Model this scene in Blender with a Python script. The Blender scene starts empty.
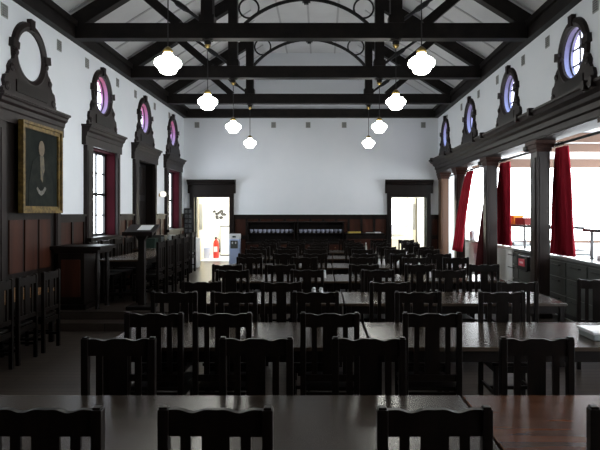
import bpy, bmesh, math, random
from mathutils import Vector, Matrix
from mathutils.geometry import tessellate_polygon
R = random.Random(7)
C = bpy.context.scene.collection
PI = math.pi

# ------------------------------------------------------------------ materials
def mat(name, col, rough=.5, spec=.5, metal=0, col2=None, scale=8, stretch=(1,1,1), bump=0, emit=None, estr=0, kind='noise', detail=4, alpha=None, coat=0):
    m = bpy.data.materials.new(name); m.use_nodes = True
    nt = m.node_tree; b = nt.nodes['Principled BSDF']
    b.inputs['Base Color'].default_value = (*col, 1)
    b.inputs['Roughness'].default_value = rough
    b.inputs['Specular IOR Level'].default_value = spec
    b.inputs['Metallic'].default_value = metal
    b.inputs['Coat Weight'].default_value = coat
    if emit:
        b.inputs['Emission Color'].default_value = (*emit, 1); b.inputs['Emission Strength'].default_value = estr
    if col2 or bump:
        tc = nt.nodes.new('ShaderNodeTexCoord'); mp = nt.nodes.new('ShaderNodeMapping')
        mp.inputs['Scale'].default_value = stretch
        nt.links.new(tc.outputs['Object'], mp.inputs['Vector'])
        if kind == 'brick':
            t = nt.nodes.new('ShaderNodeTexBrick'); t.inputs['Scale'].default_value = scale
            t.inputs['Mortar Size'].default_value = .008
            t.inputs['Color1'].default_value = (*col, 1); t.inputs['Color2'].default_value = (*col2, 1)
            t.inputs['Mortar'].default_value = (col[0]*.3, col[1]*.3, col[2]*.3, 1)
            t.inputs['Brick Width'].default_value = 2.2; t.inputs['Row Height'].default_value = .12
            nt.links.new(mp.outputs[0], t.inputs['Vector']); nt.links.new(t.outputs['Color'], b.inputs['Base Color'])
        else:
            t = nt.nodes.new('ShaderNodeTexNoise'); t.inputs['Scale'].default_value = scale; t.inputs['Detail'].default_value = detail
            nt.links.new(mp.outputs[0], t.inputs['Vector'])
            if col2:
                r = nt.nodes.new('ShaderNodeValToRGB')
                r.color_ramp.elements[0].position = .35; r.color_ramp.elements[1].position = .68
                r.color_ramp.elements[0].color = (*col, 1); r.color_ramp.elements[1].color = (*col2, 1)
                nt.links.new(t.outputs['Fac'], r.inputs[0]); nt.links.new(r.outputs[0], b.inputs['Base Color'])
        if bump:
            bp = nt.nodes.new('ShaderNodeBump'); bp.inputs['Strength'].default_value = bump; bp.inputs['Distance'].default_value = .01
            nt.links.new(t.outputs['Fac'], bp.inputs['Height']); nt.links.new(bp.outputs[0], b.inputs['Normal'])
    if alpha is not None:
        b.inputs['Transmission Weight'].default_value = alpha
    return m

def emission(name, col, s):
    m = bpy.data.materials.new(name); m.use_nodes = True
    nt = m.node_tree; nt.nodes.clear()
    e = nt.nodes.new('ShaderNodeEmission'); o = nt.nodes.new('ShaderNodeOutputMaterial')
    e.inputs[0].default_value = (*col, 1); e.inputs[1].default_value = s
    nt.links.new(e.outputs[0], o.inputs[0]); return m

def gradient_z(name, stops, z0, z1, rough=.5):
    """colour that changes with world height (stained-glass glow painted onto the oculus reveals)"""
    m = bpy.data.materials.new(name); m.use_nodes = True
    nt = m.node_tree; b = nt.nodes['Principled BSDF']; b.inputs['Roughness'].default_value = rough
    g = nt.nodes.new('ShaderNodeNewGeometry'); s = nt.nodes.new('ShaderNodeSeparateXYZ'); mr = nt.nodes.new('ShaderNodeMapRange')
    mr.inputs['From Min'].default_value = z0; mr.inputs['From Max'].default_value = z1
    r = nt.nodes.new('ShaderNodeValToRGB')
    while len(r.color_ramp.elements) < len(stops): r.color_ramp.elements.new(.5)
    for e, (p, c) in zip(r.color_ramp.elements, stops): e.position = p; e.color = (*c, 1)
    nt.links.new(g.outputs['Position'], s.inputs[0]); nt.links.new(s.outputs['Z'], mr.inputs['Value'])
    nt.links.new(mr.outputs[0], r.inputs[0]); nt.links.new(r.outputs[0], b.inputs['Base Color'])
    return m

M = {}
M['wood'] = mat('dark_wood', (.004,.0027,.002), .45, .2, col2=(.009,.005,.004), scale=6, stretch=(1,1,.15))
M['chair'] = mat('chair_wood', (.003,.0022,.0017), .38, .16, col2=(.008,.0048,.0035), scale=9, stretch=(3,3,.4))
M['oldwood'] = mat('worn_wood', (.009,.0055,.005), .5, .25, col2=(.019,.0115,.011), scale=7, stretch=(1,1,.2))
M['redwood'] = mat('red_brown_panel', (.026,.008,.004), .5, .2, col2=(.052,.015,.008), scale=4, stretch=(1.5,1.5,.2))
M['column'] = mat('column_wood', (.018,.011,.01), .28, .35, col2=(.034,.02,.016), scale=4, stretch=(2,2,.15))
M['beam'] = mat('truss_wood', (.005,.004,.004), .55, .2, col2=(.012,.009,.008), scale=5, stretch=(1,1,1))
M['tabletop'] = mat('polished_tabletop', (.045,.034,.025), .27, .6, col2=(.07,.048,.033), scale=5, stretch=(.25,3,1))
M['tabletop_red'] = mat('polished_red_tabletop', (.09,.034,.017), .26, .5, col2=(.14,.055,.027), scale=5, stretch=(.25,3,1))
M['honey'] = mat('honey_wood', (.3,.15,.05), .35, .5, col2=(.42,.22,.08), scale=5, stretch=(1,4,1))
M['wall'] = mat('white_plaster', (.74,.77,.81), .8, .3, col2=(.77,.79,.83), scale=1.5, bump=.02)
M['ceil'] = mat('painted_ceiling_board', (.62,.62,.63), .85, .2, col2=(.7,.7,.71), scale=1.2)
M['batten'] = mat('ceiling_batten', (.46,.46,.47), .8, .2)
M['floor'] = mat('worn_floorboards', (.04,.03,.024), .42, .5, col2=(.065,.05,.04), scale=1.0, kind='brick', bump=0, stretch=(1,1,1))
M['dais'] = mat('dais_boards', (.045,.034,.028), .3, .5, col2=(.07,.053,.043), scale=1.0, kind='brick')
M['black'] = mat('black_paint', (.006,.006,.007), .4)
M['iron'] = mat('black_iron', (.01,.01,.01), .45, metal=.3)
M['gilt'] = mat('gilt_frame', (.07,.042,.01), .55, metal=.3, col2=(.2,.13,.028), scale=14, bump=.4)
M['canvas'] = mat('dark_oil_canvas', (.01,.012,.011), .85, .1, col2=(.018,.021,.018), scale=4)
M['robe'] = mat('painted_robe', (.014,.016,.015), .85, .1, col2=(.022,.024,.02), scale=9)
M['skin'] = mat('painted_skin', (.12,.08,.04), .5, col2=(.08,.05,.02), scale=12)
M['paintwhite'] = mat('painted_hands', (.16,.15,.13), .5, col2=(.07,.065,.05), scale=20)
M['paintochre'] = mat('painted_ochre', (.1,.075,.03), .5, col2=(.03,.025,.015), scale=18)
M['reveal_red'] = mat('oxblood_reveal', (.016,.0025,.004), .95, .04, col2=(.024,.0035,.006), scale=3)
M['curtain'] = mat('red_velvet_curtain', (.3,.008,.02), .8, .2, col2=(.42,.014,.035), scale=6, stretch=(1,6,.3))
M['curtain_shaded'] = mat('shaded_red_curtain', (.05,.006,.008), .85, .2, col2=(.08,.009,.012), scale=6, stretch=(1,6,.3))  # same red cloth, with the shade behind the column painted in
M['globe'] = emission('glowing_opal_glass', (1,1,.92), 34)
M['brass'] = mat('aged_brass', (.25,.18,.06), .4, metal=.8)
M['daylight'] = emission('daylit_window_glass', (.86,.93,1), 10)
M['daylight_big'] = emission('daylit_servery_glass', (.92,.97,1), 10.5)
M['pinklight'] = emission('pink_daylit_glass', (.95,.8,.86), 1.6)
M['oculus_left'] = gradient_z('pink_lilac_glow_reveal', [(0,(.42,.38,.6)),(.45,(.38,.17,.36)),(1,(.35,.035,.06))], 3.82, 4.54)  # coloured glow of the glass painted as red-to-lilac base colour
M['oculus_right'] = gradient_z('blue_lilac_glow_reveal', [(0,(.36,.46,.8)),(.5,(.24,.25,.45)),(1,(.17,.12,.2))], 3.82, 4.54)  # bluish window glow painted into the base colour
M['oculus_glass'] = emission('pale_oculus_glass', (.8,.82,1), 5)
M['vent'] = mat('grey_vent', (.3,.31,.3), .7, col2=(.38,.39,.37), scale=60)
M['steel'] = mat('brushed_steel', (.55,.57,.58), .3, metal=.9)
M['darksteel'] = mat('dull_steel', (.12,.125,.13), .45, metal=.5)
M['counter'] = mat('grey_counter_panel', (.06,.066,.062), .35, col2=(.08,.086,.08), scale=3)
M['white'] = mat('white_enamel', (.75,.77,.8), .35)
M['cream'] = mat('cream_paint', (.75,.68,.5), .7)
M['creamwall'] = mat('pale_cream_wall', (.85,.83,.75), .8)  # even pale cream base colour
M['bluewhite'] = mat('pale_blue_plastic', (.45,.55,.8), .35)
M['red'] = mat('extinguisher_red', (.7,.03,.015), .3)
M['orange'] = mat('orange_yellow_card', (.9,.4,.03), .5)
M['green'] = mat('dark_green_card', (.015,.035,.025), .5)
M['paper'] = mat('white_paper', (.8,.82,.85), .6)
M['pinksign'] = mat('pink_sign', (.7,.08,.12), .5)
M['ceramic'] = mat('white_ceramic', (.8,.8,.82), .2)
M['greyceramic'] = mat('grey_glazed_dish', (.3,.33,.33), .25)
M['yellow'] = mat('yellow_tray', (.5,.38,.08), .4)
M['glassy'] = mat('clear_glass', (.9,.95,.95), .03, alpha=1)
M['brownbeam'] = mat('brown_servery_beam', (.16,.09,.06), .5)
M['palefloor'] = mat('pale_vinyl', (.6,.62,.65), .3)
M['lilac'] = mat('lilac_mural', (.55,.58,.75), .6, col2=(.75,.76,.85), scale=3)
M['tile'] = mat('servery_white', (.8,.82,.82), .4)

# ------------------------------------------------------------------ geometry helpers
def box(bm, x0, x1, y0, y1, z0, z1):
    v = [bm.verts.new(p) for p in ((x0,y0,z0),(x1,y0,z0),(x1,y1,z0),(x0,y1,z0),(x0,y0,z1),(x1,y0,z1),(x1,y1,z1),(x0,y1,z1))]
    for f in ((3,2,1,0),(4,5,6,7),(0,1,5,4),(1,2,6,5),(2,3,7,6),(3,0,4,7)): bm.faces.new([v[i] for i in f])

def beam(bm, a, b, w, h):
    """square-section bar from a to b; w horizontal width, h depth"""
    a = Vector(a); b = Vector(b); d = (b-a).normalized()
    up = Vector((0,1,0)) if abs(d.y) < .9 else Vector((0,0,1))
    s = d.cross(up).normalized(); u = s.cross(d).normalized()
    vs = []
    for p in (a, b):
        for i, j in ((-1,-1),(1,-1),(1,1),(-1,1)): vs.append(bm.verts.new(p + s*(i*h/2) + u*(j*w/2)))
    for f in ((0,1,2,3),(7,6,5,4),(0,4,5,1),(1,5,6,2),(2,6,7,3),(3,7,4,0)): bm.faces.new([vs[i] for i in f])

def tube(bm, pts, r, n=8, closed=False):
    pts = [Vector(p) for p in pts]; rings = []
    N = len(pts)
    for i, p in enumerate(pts):
        if closed: d = (pts[(i+1)%N]-pts[i-1]).normalized()
        else: d = (pts[min(i+1,N-1)]-pts[max(i-1,0)]).normalized()
        ref = Vector((0,1,0)) if abs(d.y) < .9 else Vector((1,0,0))
        s = d.cross(ref).normalized(); u = s.cross(d)
        rr = r[i] if isinstance(r, (list, tuple)) else r
        rings.append([bm.verts.new(p + (s*math.cos(2*PI*k/n) + u*math.sin(2*PI*k/n))*rr) for k in range(n)])
    for i in range(N if closed else N-1):
        A = rings[i]; B = rings[(i+1)%N]
        for k in range(n): bm.faces.new((A[k], A[(k+1)%n], B[(k+1)%n], B[k]))
    if not closed:
        bm.faces.new(rings[0][::-1]); bm.faces.new(rings[-1])

def lathe(bm, prof, n=20, c=(0,0,0), axis='z'):
    rings = []
    for r, h in prof:
        ring = []
        for k in range(n):
            a = 2*PI*k/n; q = (r*math.cos(a), r*math.sin(a), h)
            if axis == 'x': q = (h, q[0], q[1])
            if axis == 'y': q = (q[0], h, q[1])
            ring.append(bm.verts.new((q[0]+c[0], q[1]+c[1], q[2]+c[2])))
        rings.append(ring)
    for A, B in zip(rings, rings[1:]):
        for k in range(n): bm.faces.new((A[k], A[(k+1)%n], B[(k+1)%n], B[k]))
    bm.faces.new(rings[0][::-1]); bm.faces.new(rings[-1])

def prism(bm, pts, fn, t0, t1):
    """closed outline pts (u,v), pushed through fn(u,v,t)"""
    tris = tessellate_polygon([[Vector((u, v, 0)) for u, v in pts]])
    A = [bm.verts.new(fn(u, v, t0)) for u, v in pts]; B = [bm.verts.new(fn(u, v, t1)) for u, v in pts]
    for t in tris:
        bm.faces.new([A[i] for i in t]); bm.faces.new([B[i] for i in reversed(t)])
    for i in range(len(pts)):
        j = (i+1) % len(pts); bm.faces.new((A[i], A[j], B[j], B[i]))

def slab_holes(bm, outer, holes, fn, t0, t1):
    loops = [outer] + holes
    flat = [p for l in loops for p in l]
    tris = tessellate_polygon([[Vector((u, v, 0)) for u, v in l] for l in loops])
    A = [bm.verts.new(fn(u, v, t0)) for u, v in flat]; B = [bm.verts.new(fn(u, v, t1)) for u, v in flat]
    for t in tris:
        bm.faces.new([A[i] for i in t]); bm.faces.new([B[i] for i in reversed(t)])
    o = 0
    for l in loops:
        for i in range(len(l)):
            j = (i+1) % len(l); bm.faces.new((A[o+i], A[o+j], B[o+j], B[o+i]))
        o += len(l)

def obj(name, bm, m, parent=None, smooth=False, bevel=0):
    bmesh.ops.recalc_face_normals(bm, faces=bm.faces)
    me = bpy.data.meshes.new(name); bm.to_mesh(me); bm.free()
    me.materials.append(m)
    if smooth:
        for p in me.polygons: p.use_smooth = True
    o = bpy.data.objects.new(name, me); C.objects.link(o)
    if parent: o.parent = parent
    if bevel:
        b = o.modifiers.new('bevel', 'BEVEL'); b.width = bevel; b.segments = 2; b.limit_method = 'ANGLE'
    return o
def BX(*a):
    bm = bmesh.new(); box(bm, *a); return bm
def tag(o, label, cat, group=None):
    o['label'] = label; o['category'] = cat
    if group: o['group'] = group
    return o
def thing(name, label, cat, loc=(0,0,0), rz=0, group=None):
    o = bpy.data.objects.new(name, None); C.objects.link(o); o.location = loc; o.rotation_euler = (0,0,rz)
    o.empty_display_size = .1
    return tag(o, label, cat, group)
def struct(name, bm, m, parent=None, **k):
    o = obj(name, bm, m, parent, **k)
    if not parent: o['kind'] = 'structure'
    return o
def sroot(name):
    o = bpy.data.objects.new(name, None); C.objects.link(o); o['kind'] = 'structure'; return o
def dup(root, loc, rz, label, group=None):
    r = root.copy(); C.objects.link(r); r.location = loc; r.rotation_euler = (0,0,rz); r['label'] = label
    if group: r['group'] = group
    for ch in list(root.children):
        c = ch.copy(); C.objects.link(c); c.parent = r
        for g in ch.children:
            d = g.copy(); C.objects.link(d); d.parent = c
    return r
def circ(cu, cv, r, n=28): return [(cu + r*math.cos(2*PI*k/n), cv + r*math.sin(2*PI*k/n)) for k in range(n)]

# ------------------------------------------------------------------ dimensions
XL, XR, YF, YB = -4.37, 3.67, 17.7, -3.0
CX = (XL+XR)/2
ZW = 4.8                     # wall top = underside of tie beams
DZ = .25                     # dais height
DX = -2.3                    # dais right edge
DY = 8.8
BAYS_L = [8.35, 11.1, 13.75, 16.35]
BAYS_R = [8.15, 10.95, 13.85, 16.6]
TRUSS = [7.2, 9.7, 12.5, 15.4]
OZ, OR = 4.13, .37           # oculus height and radius
ordn = ['nearest', 'second', 'third', 'fourth', 'fifth', 'sixth', 'seventh', 'eighth', 'ninth', 'tenth', 'eleventh', 'twelfth']

# ------------------------------------------------------------------ shell
struct('floor', BX(XL, 4.15, YB, YF, -.1, 0), M['floor'])
bm = bmesh.new(); box(bm, XL+.003, DX, DY, YF-.003, .001, DZ); box(bm, XL+.003, DX+.3, DY-.3, DY, .001, DZ/2); box(bm, DX, DX+.3, DY, YF-.03, .001, DZ/2)
struct('trim_1', bm, M['dais'])   # raised platform with a step
# left wall
holes = [circ(y, OZ, OR) for y in BAYS_L[1:]]
holes += [[(c-.6,z),(c+.68,z),(c+.68,3.05),(c-.6,3.05)] for c, z in zip(BAYS_L[1:], (1.33, DZ, 1.33))]
bm = bmesh.new(); slab_holes(bm, [(YB,0),(YF,0),(YF,5.35),(YB,5.35)], holes, lambda u,v,t: (t,u,v), XL-.3, XL)
struct('wall_left', bm, M['wall'])
# right wall above the colonnade
holes = [circ(y, OZ, OR) for y in BAYS_R]
bm = bmesh.new(); slab_holes(bm, [(YB,3.08),(YF,3.08),(YF,5.35),(YB,5.35)], holes, lambda u,v,t: (t,u,v), XR, XR+.3)
struct('wall_right', bm, M['wall'])
# far wall with two doorways
D1 = (-4.02, -2.92); D2 = (2.19, 3.28)
holes = []
zt = 6.9
out = [(XL-.3,0),(D1[0],0),(D1[0],2.3),(D1[1],2.3),(D1[1],0),(D2[0],0),(D2[0],2.3),(D2[1],2.3),(D2[1],0),(XR+.35,0),(XR+.35,5.4),(CX+1.5,zt),(CX-1.5,zt),(XL-.3,5.4)]
bm = bmesh.new(); prism(bm, out, lambda u,v,t: (u,t,v), YF, YF+.3); struct('wall_far', bm, M['wall'])
bm = bmesh.new(); prism(bm, [(XL-.3,0),(10,0),(10,3.9),(XR+.3,3.9),(XR+.3,5.4),(CX+1.5,zt),(CX-1.5,zt),(XL-.3,5.4)], lambda u,v,t: (u,t,v), YB-.2, YB); struct('wall_back_unseen', bm, M['redwood'])  # unseen end of the hall; dark panelling added to keep the chairs dark
# ceiling: two slopes with a flat centre
sl = .62
def zc(x): return 5.42 + sl*(3.75-abs(x-CX))
xf = 1.42
bm = bmesh.new()
P = [(XL-.3, zc(XL-.3)), (CX-xf, zc(CX-xf)), (CX+xf, zc(CX+xf)), (XR+.3, zc(XR+.3))]
prism(bm, P + [(x, z+.12) for x, z in reversed(P)], lambda u,v,t: (u,t,v), YB, YF+.3)
struct('ceiling', bm, M['ceil'])
bm = bmesh.new(); y = YB+.4
while y < YF:
    for s in (-1, 1):
        beam(bm, (CX+s*4.0, y, zc(CX+4.0)-.008), (CX+s*xf, y, zc(CX+xf)-.008), .05, .02)
    y += .72
for x in (-.75, 0, .75): box(bm, CX+x-.025, CX+x+.025, YB, YF, zc(CX+xf)-.02, zc(CX+xf)-.001)
struct('trim_2', bm, M['batten'])
# wall plates
for nm, x0, x1 in (('trim_3', XL, XL+.13), ('trim_4', XR-.13, XR)):
    s = 1 if x0 < 0 else -1
    bm = bmesh.new(); box(bm, x0, x1, YB, YF, ZW, ZW+.28)
    xx = XL if s > 0 else XR
    box(bm, min(xx, xx+s*.18), max(xx, xx+s*.18), YB, YF, ZW+.2, ZW+.3)
    struct(nm, bm, M['beam'])
struct('trim_5', BX(XL+.13, XR-.13, YF-.18, YF, ZW, ZW+.26), M['beam'])

# wainscot --------------------------------------------------------
def wainscot(name, runs, fn, top, base=0):
    root = sroot(name)
    bm = bmesh.new(); bf = bmesh.new(); bc = bmesh.new()
    def b3(b, u0, u1, v0, v1, t0, t1):
        ps = [fn(u, v, t) for u in (u0,u1) for v in (v0,v1) for t in (t0,t1)]
        box(b, min(p[0] for p in ps), max(p[0] for p in ps), min(p[1] for p in ps), max(p[1] for p in ps), min(p[2] for p in ps), max(p[2] for p in ps))
    for u0, u1 in runs:
        b3(bm, u0, u1, base, top-.04, 0, .025)
        n = max(1, round((u1-u0)/.42)); w = (u1-u0)/n
        for i in range(n+1):
            a = u0+i*w; b3(bf, max(u0, a-.035), min(u1, a+.035), base, top-.05, .025, .045)
        for z0, z1 in ((base, base+.18), (.98, 1.1), (top-.14, top-.04)): b3(bf, u0, u1, z0, z1, .02, .05)
        b3(bc, u0, u1, top-.04, top, 0, .075)
    obj('panel', bm, M['redwood'], root); obj('panel_frame', bf, M['wood'], root); obj('cap_rail', bc, M['wood'], root)
W = .88
wainscot('trim_6', [(YB, BAYS_L[0]-W), (BAYS_L[0]+W, BAYS_L[1]-W), (BAYS_L[1]+W, BAYS_L[2]-W), (BAYS_L[2]+W, BAYS_L[3]-W), (BAYS_L[3]+W, YF-.05)], lambda u,v,t: (XL+t, u, v), 1.78, .0)
wainscot('trim_7', [(XL+.05, D1[0]-.14), (D1[1]+.14, D2[0]-.14), (D2[1]+.14, XR)], lambda u,v,t: (u, YF-t, v), 1.75, 0)

# oculus + surrounds ------------------------------------------------
def scroll_outline(w):
    """pedestal under an oculus: wavy scrolled shoulders"""
    half = [(w,0),(w,.09),(w-.05,.13),(w-.03,.2),(w-.06,.28),(w-.13,.31),(w-.16,.36),(w-.15,.42),(w-.2,.5),(w-.27,.55),(w-.3,.64),(w-.27,.7),(w-.33,.76)]
    return half + [(-a,b) for a,b in reversed(half)]
def oculus(parent, cy, side, glass=True):
    """side=+1: left wall (faces +X); -1: right wall"""
    X0 = XL if side > 0 else XR
    # moulded ring
    bm = bmesh.new()
    n = 36
    prof = [(OR-.01, -.01), (OR-.01, .03), (OR+.05, .055), (OR+.11, .045), (OR+.13, .0)]
    rings = []
    for k in range(n):
        a = 2*PI*k/n
        rings.append([bm.verts.new((X0+side*t, cy+r*math.cos(a), OZ+r*math.sin(a))) for r, t in prof])
    for k in range(n):
        A = rings[k]; B = rings[(k+1)%n]
        for i in range(len(prof)-1): bm.faces.new((A[i], A[i+1], B[i+1], B[i]))
    obj('oculus_ring', bm, M['oldwood'], parent, smooth=False)
    bm = bmesh.new()
    for a in (PI/2, PI*.04, PI*.96):   # key blocks
        c = Vector((0, math.cos(a), math.sin(a))); p = Vector((X0+side*.035, cy, OZ)) + c*(OR+.09)
        t = Vector((0, -c.y*0-c.z, c.y))
        hw = .05
        vs = []
        for dx in (-.035, .035):
            for i, j in ((-1,-1),(1,-1),(1.25,1),(-1.25,1)):
                vs.append(bm.verts.new(p + Vector((dx,0,0)) + t*(i*hw) + c*(j*.085)))
        for f in ((0,1,2,3),(7,6,5,4),(0,4,5,1),(1,5,6,2),(2,6,7,3),(3,7,4,0)): bm.faces.new([vs[i] for i in f])
    obj('key_block', bm, M['oldwood'], parent)
    if glass:
        bm = bmesh.new(); n = 28
        for k in range(n):
            a = 2*PI*k/n; b = 2*PI*(k+1)/n
            q = [(OR-.005)*math.cos(a), (OR-.005)*math.sin(a), (OR-.005)*math.cos(b), (OR-.005)*math.sin(b)]
            bm.faces.new([bm.verts.new(v) for v in ((X0, cy+q[0], OZ+q[1]), (X0, cy+q[2], OZ+q[3]), (X0-side*.17, cy+q[2], OZ+q[3]), (X0-side*.17, cy+q[0], OZ+q[1]))])
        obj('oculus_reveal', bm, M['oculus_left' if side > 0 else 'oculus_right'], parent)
        bm = bmesh.new(); prism(bm, circ(cy, OZ, OR+.02), lambda u,v,t: (t,u,v), X0-side*.155, X0-side*.165)
        g = obj('oculus_pane', bm, M['oculus_glass'], parent)
        bm = bmesh.new()
        xg = X0-side*.145
        for u in (-.12, .12): box(bm, xg-.012, xg+.012, cy+u-.012, cy+u+.012, OZ-.34, OZ+.34)
        for u in (-.12, .12): box(bm, xg-.012, xg+.012, cy-.34, cy+.34, OZ+u-.012, OZ+u+.012)
        tube(bm, [(X0-side*.1, cy+(OR-.012)*math.cos(2*PI*k/28), OZ+(OR-.012)*math.sin(2*PI*k/28)) for k in range(28)], .012, 5, True)
        obj('glazing_bar', bm, M['black'], parent)

def pedestal(parent, cy, side, zb, w):
    X0 = XL if side > 0 else XR
    # scrolled back board with a round bite so it hugs the ring
    out = scroll_outline(w)
    top = [p for p in out]
    pts = []
    hw = w-.33
    n = 13
    base_top = OZ - zb
    half = top[:len(top)//2]
    pts = half[:]
    # arc around ring bottom
    a0 = math.asin(max(-1, min(1, ((half[-1][1]) - base_top)/(OR+.08))))
    pts += [((OR+.08)*math.cos(a), base_top+(OR+.08)*math.sin(a)) for a in [a0 + (-PI-2*a0)*i/n for i in range(0, n+1)] ]
    pts += [(-a,b) for a,b in reversed(half)]
    bm = bmesh.new(); prism(bm, pts, lambda u,v,t: (X0+side*t, cy+u, zb+v), -.005, .05)
    obj('scrolled_pedestal', bm, M['oldwood'], parent)
    bm = bmesh.new()
    for sgn in (-1, 1):
        for u, v, r in ((w-.1,.13,.06), (w-.22,.42,.055), (w-.33,.66,.05)):
            lathe(bm, [(r*.6,.0),(r,.02),(r,.06),(r*.5,.075)], 12, (0,0,0), 'x')
            for vv in bm.verts[-48:] if False else []: pass
            bm.verts.ensure_lookup_table()
            for vv in bm.verts[len(bm.verts)-48:]:
                vv.co.x = X0 + side*vv.co.x; vv.co.y += cy+sgn*u; vv.co.z += zb+v
    obj('scroll', bm, M['oldwood'], parent)
    obj('pedestal_panel', BX(*sorted((X0+side*.05, X0+side*.065)), cy-w+.32, cy+w-.32, zb+.1, zb+.27), M['wood'], parent)

def surround(parent, cy, w, zbot, has_sill=None):
    """pilasters + entablature on the left wall, cornice top at 3.47"""
    bm = bmesh.new()
    for s in (-1, 1):
        u0, u1 = sorted((cy+s*(w-(.28 if s<0 and zbot>0 else .16)), cy+s*w)); box(bm, XL-.002, XL+.07, u0, u1, zbot, 3.08)
        u0, u1 = sorted((cy+s*(w-.13), cy+s*(w-.03))); box(bm, XL+.07, XL+.08, u0, u1, zbot+.3, 2.95)
        u0, u1 = sorted((cy+s*(w-.18), cy+s*(w+.02))); box(bm, XL, XL+.1, u0, u1, zbot, zbot+.25)
    obj('pilaster', bm, M['oldwood'], parent)
    bm = bmesh.new(); prism(bm, [(0,3.05),(.08,3.05),(.08,3.2),(.095,3.22),(.105,3.28),(.14,3.31),(.15,3.35),(.17,3.37),(.17,3.41),(0,3.425)], lambda u,v,t: (XL+u, t, v), cy-w-.08, cy+w+.08)
    box(bm, XL, XL+.19, cy-w-.1, cy+w+.1, 3.385, 3.42)
    obj('entablature', bm, M['oldwood'], parent)
    pedestal(parent, cy, 1, 3.42, w-.12)

def sash(parent, y0, y1, z0, z1, xg):
    bm = bmesh.new(); box(bm, xg-.02, xg-.01, y0, y1, z0, z1); obj('pane', bm, M['daylight'], parent)
    bm = bmesh.new(); zm = (z0+z1)/2
    for y in (y0, y1-.05): box(bm, xg-.01, xg+.04, y, y+.05, z0, z1)
    for z in (z0, zm-.03, z1-.05): box(bm, xg-.01, xg+.045, y0, y1, z, z+.055)
    for i in (1,2):
        y = y0+(y1-y0)*i/3; box(bm, xg-.01, xg+.025, y-.02, y+.02, z0, z1)
    for z in ((z0+zm)/2, (zm+z1)/2): box(bm, xg-.01, xg+.025, y0, y1, z-.012, z+.012)
    obj('sash_frame', bm, M['black'], parent)
def reveal(parent, y0, y1, z0, z1, depth, m):
    bm = bmesh.new()
    box(bm, XL-depth, XL+.02, y0-.01, y0+.02, z0, z1); box(bm, XL-depth, XL+.02, y1-.02, y1+.01, z0, z1); box(bm, XL-depth, XL+.02, y0, y1, z1-.02, z1+.01)
    obj('reveal', bm, m, parent)

# bay 1: blind bay behind the portrait
r = sroot('trim_8'); surround(r, BAYS_L[0], .88, 0); oculus(r, BAYS_L[0], 1, glass=False)
obj('backboard', BX(XL-.001, XL+.03, BAYS_L[0]-.72, BAYS_L[0]+.72, .02, 3.1), M['wood'], r)
bm = bmesh.new()
for i in range(3): box(bm, XL+.03, XL+.045, BAYS_L[0]-.6+i*.41, BAYS_L[0]-.25+i*.41, .95, 1.7)
obj('panel', bm, M['redwood'], r)
# bays 2 and 4: sash windows
for i, (cy, w, h) in enumerate(((BAYS_L[1], .84, .68), (BAYS_L[3], .84, .68))):
    r = sroot('window_%d' % (i+1)); surround(r, cy, w, 1.1 if False else DZ); oculus(r, cy, 1)
    reveal(r, cy-.6, cy+h, 1.33, 3.05, .24, M['reveal_red']); sash(r, cy-.58, cy+h-.02, 1.33, 3.03, XL-.22)
    obj('window_sill', BX(XL-.2, XL+.14, cy-w, cy+w, 1.26, 1.34), M['wood'], r)
    obj('apron_panel', BX(XL, XL+.06, cy-h, cy+h, DZ, 1.26), M['wood'], r)
# bay 3: dark double door
r = sroot('door_1'); surround(r, BAYS_L[2], .84, DZ); oculus(r, BAYS_L[2], 1)
reveal(r, BAYS_L[2]-.6, BAYS_L[2]+.68, DZ, 3.05, .22, M['wood'])
for s in (-1, 1):
    a, b = sorted((BAYS_L[2]+.04+s*.005, BAYS_L[2]+.04+s*.62))
    lf = obj('door_leaf', BX(XL-.22, XL-.17, a, b, DZ+.01, 3.03), M['black'], r)
    bm = bmesh.new()
    for z0, z1 in ((DZ+.15,1.1),(1.25,2.1),(2.25,2.95)): box(bm, XL-.17, XL-.155, a+.1, b-.1, z0, z1)
    obj('door_panel', bm, M['wood'], r)
    bm = bmesh.new(); lathe(bm, [(.012,0),(.012,.04),(.028,.05),(.028,.075),(.01,.085)], 12, (XL-.17, BAYS_L[2]+s*.06, 1.25), 'x'); obj('door_knob', bm, M['brass'], r, smooth=True)

# right wall: long cornice
bm = bmesh.new()
prism(bm, [(0,3.06),(.07,3.06),(.07,3.15),(.11,3.17),(.11,3.25),(.16,3.28),(.18,3.33),(.25,3.37),(.28,3.42),(.3,3.43),(.3,3.465),(0,3.48)], lambda u,v,t: (XR-u, t, v), YB, YF-.01)
box(bm, XR-.05, XR+.34, YB, YF-.01, 3.04, 3.1)
struct('trim_9', bm, M['oldwood'])
bm = bmesh.new()
for y in BAYS_R + TRUSS + [5.4, 17.3]:
    pass
for y in [6.2, 7.0, 8.15-.95, 8.15+.95, 9.7, 10.95+.9, 12.5, 13.85+.85, 15.4, 16.6+.7]:
    box(bm, XR-.33, XR-.24, y-.04, y+.04, 3.38, 3.5)
struct('trim_10', bm, M['oldwood'])
for i, cy in enumerate(BAYS_R):
    r = sroot('window_%d' % (i+3)); oculus(r, cy, -1); pedestal(r, cy, -1, 3.47, .72)
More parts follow.
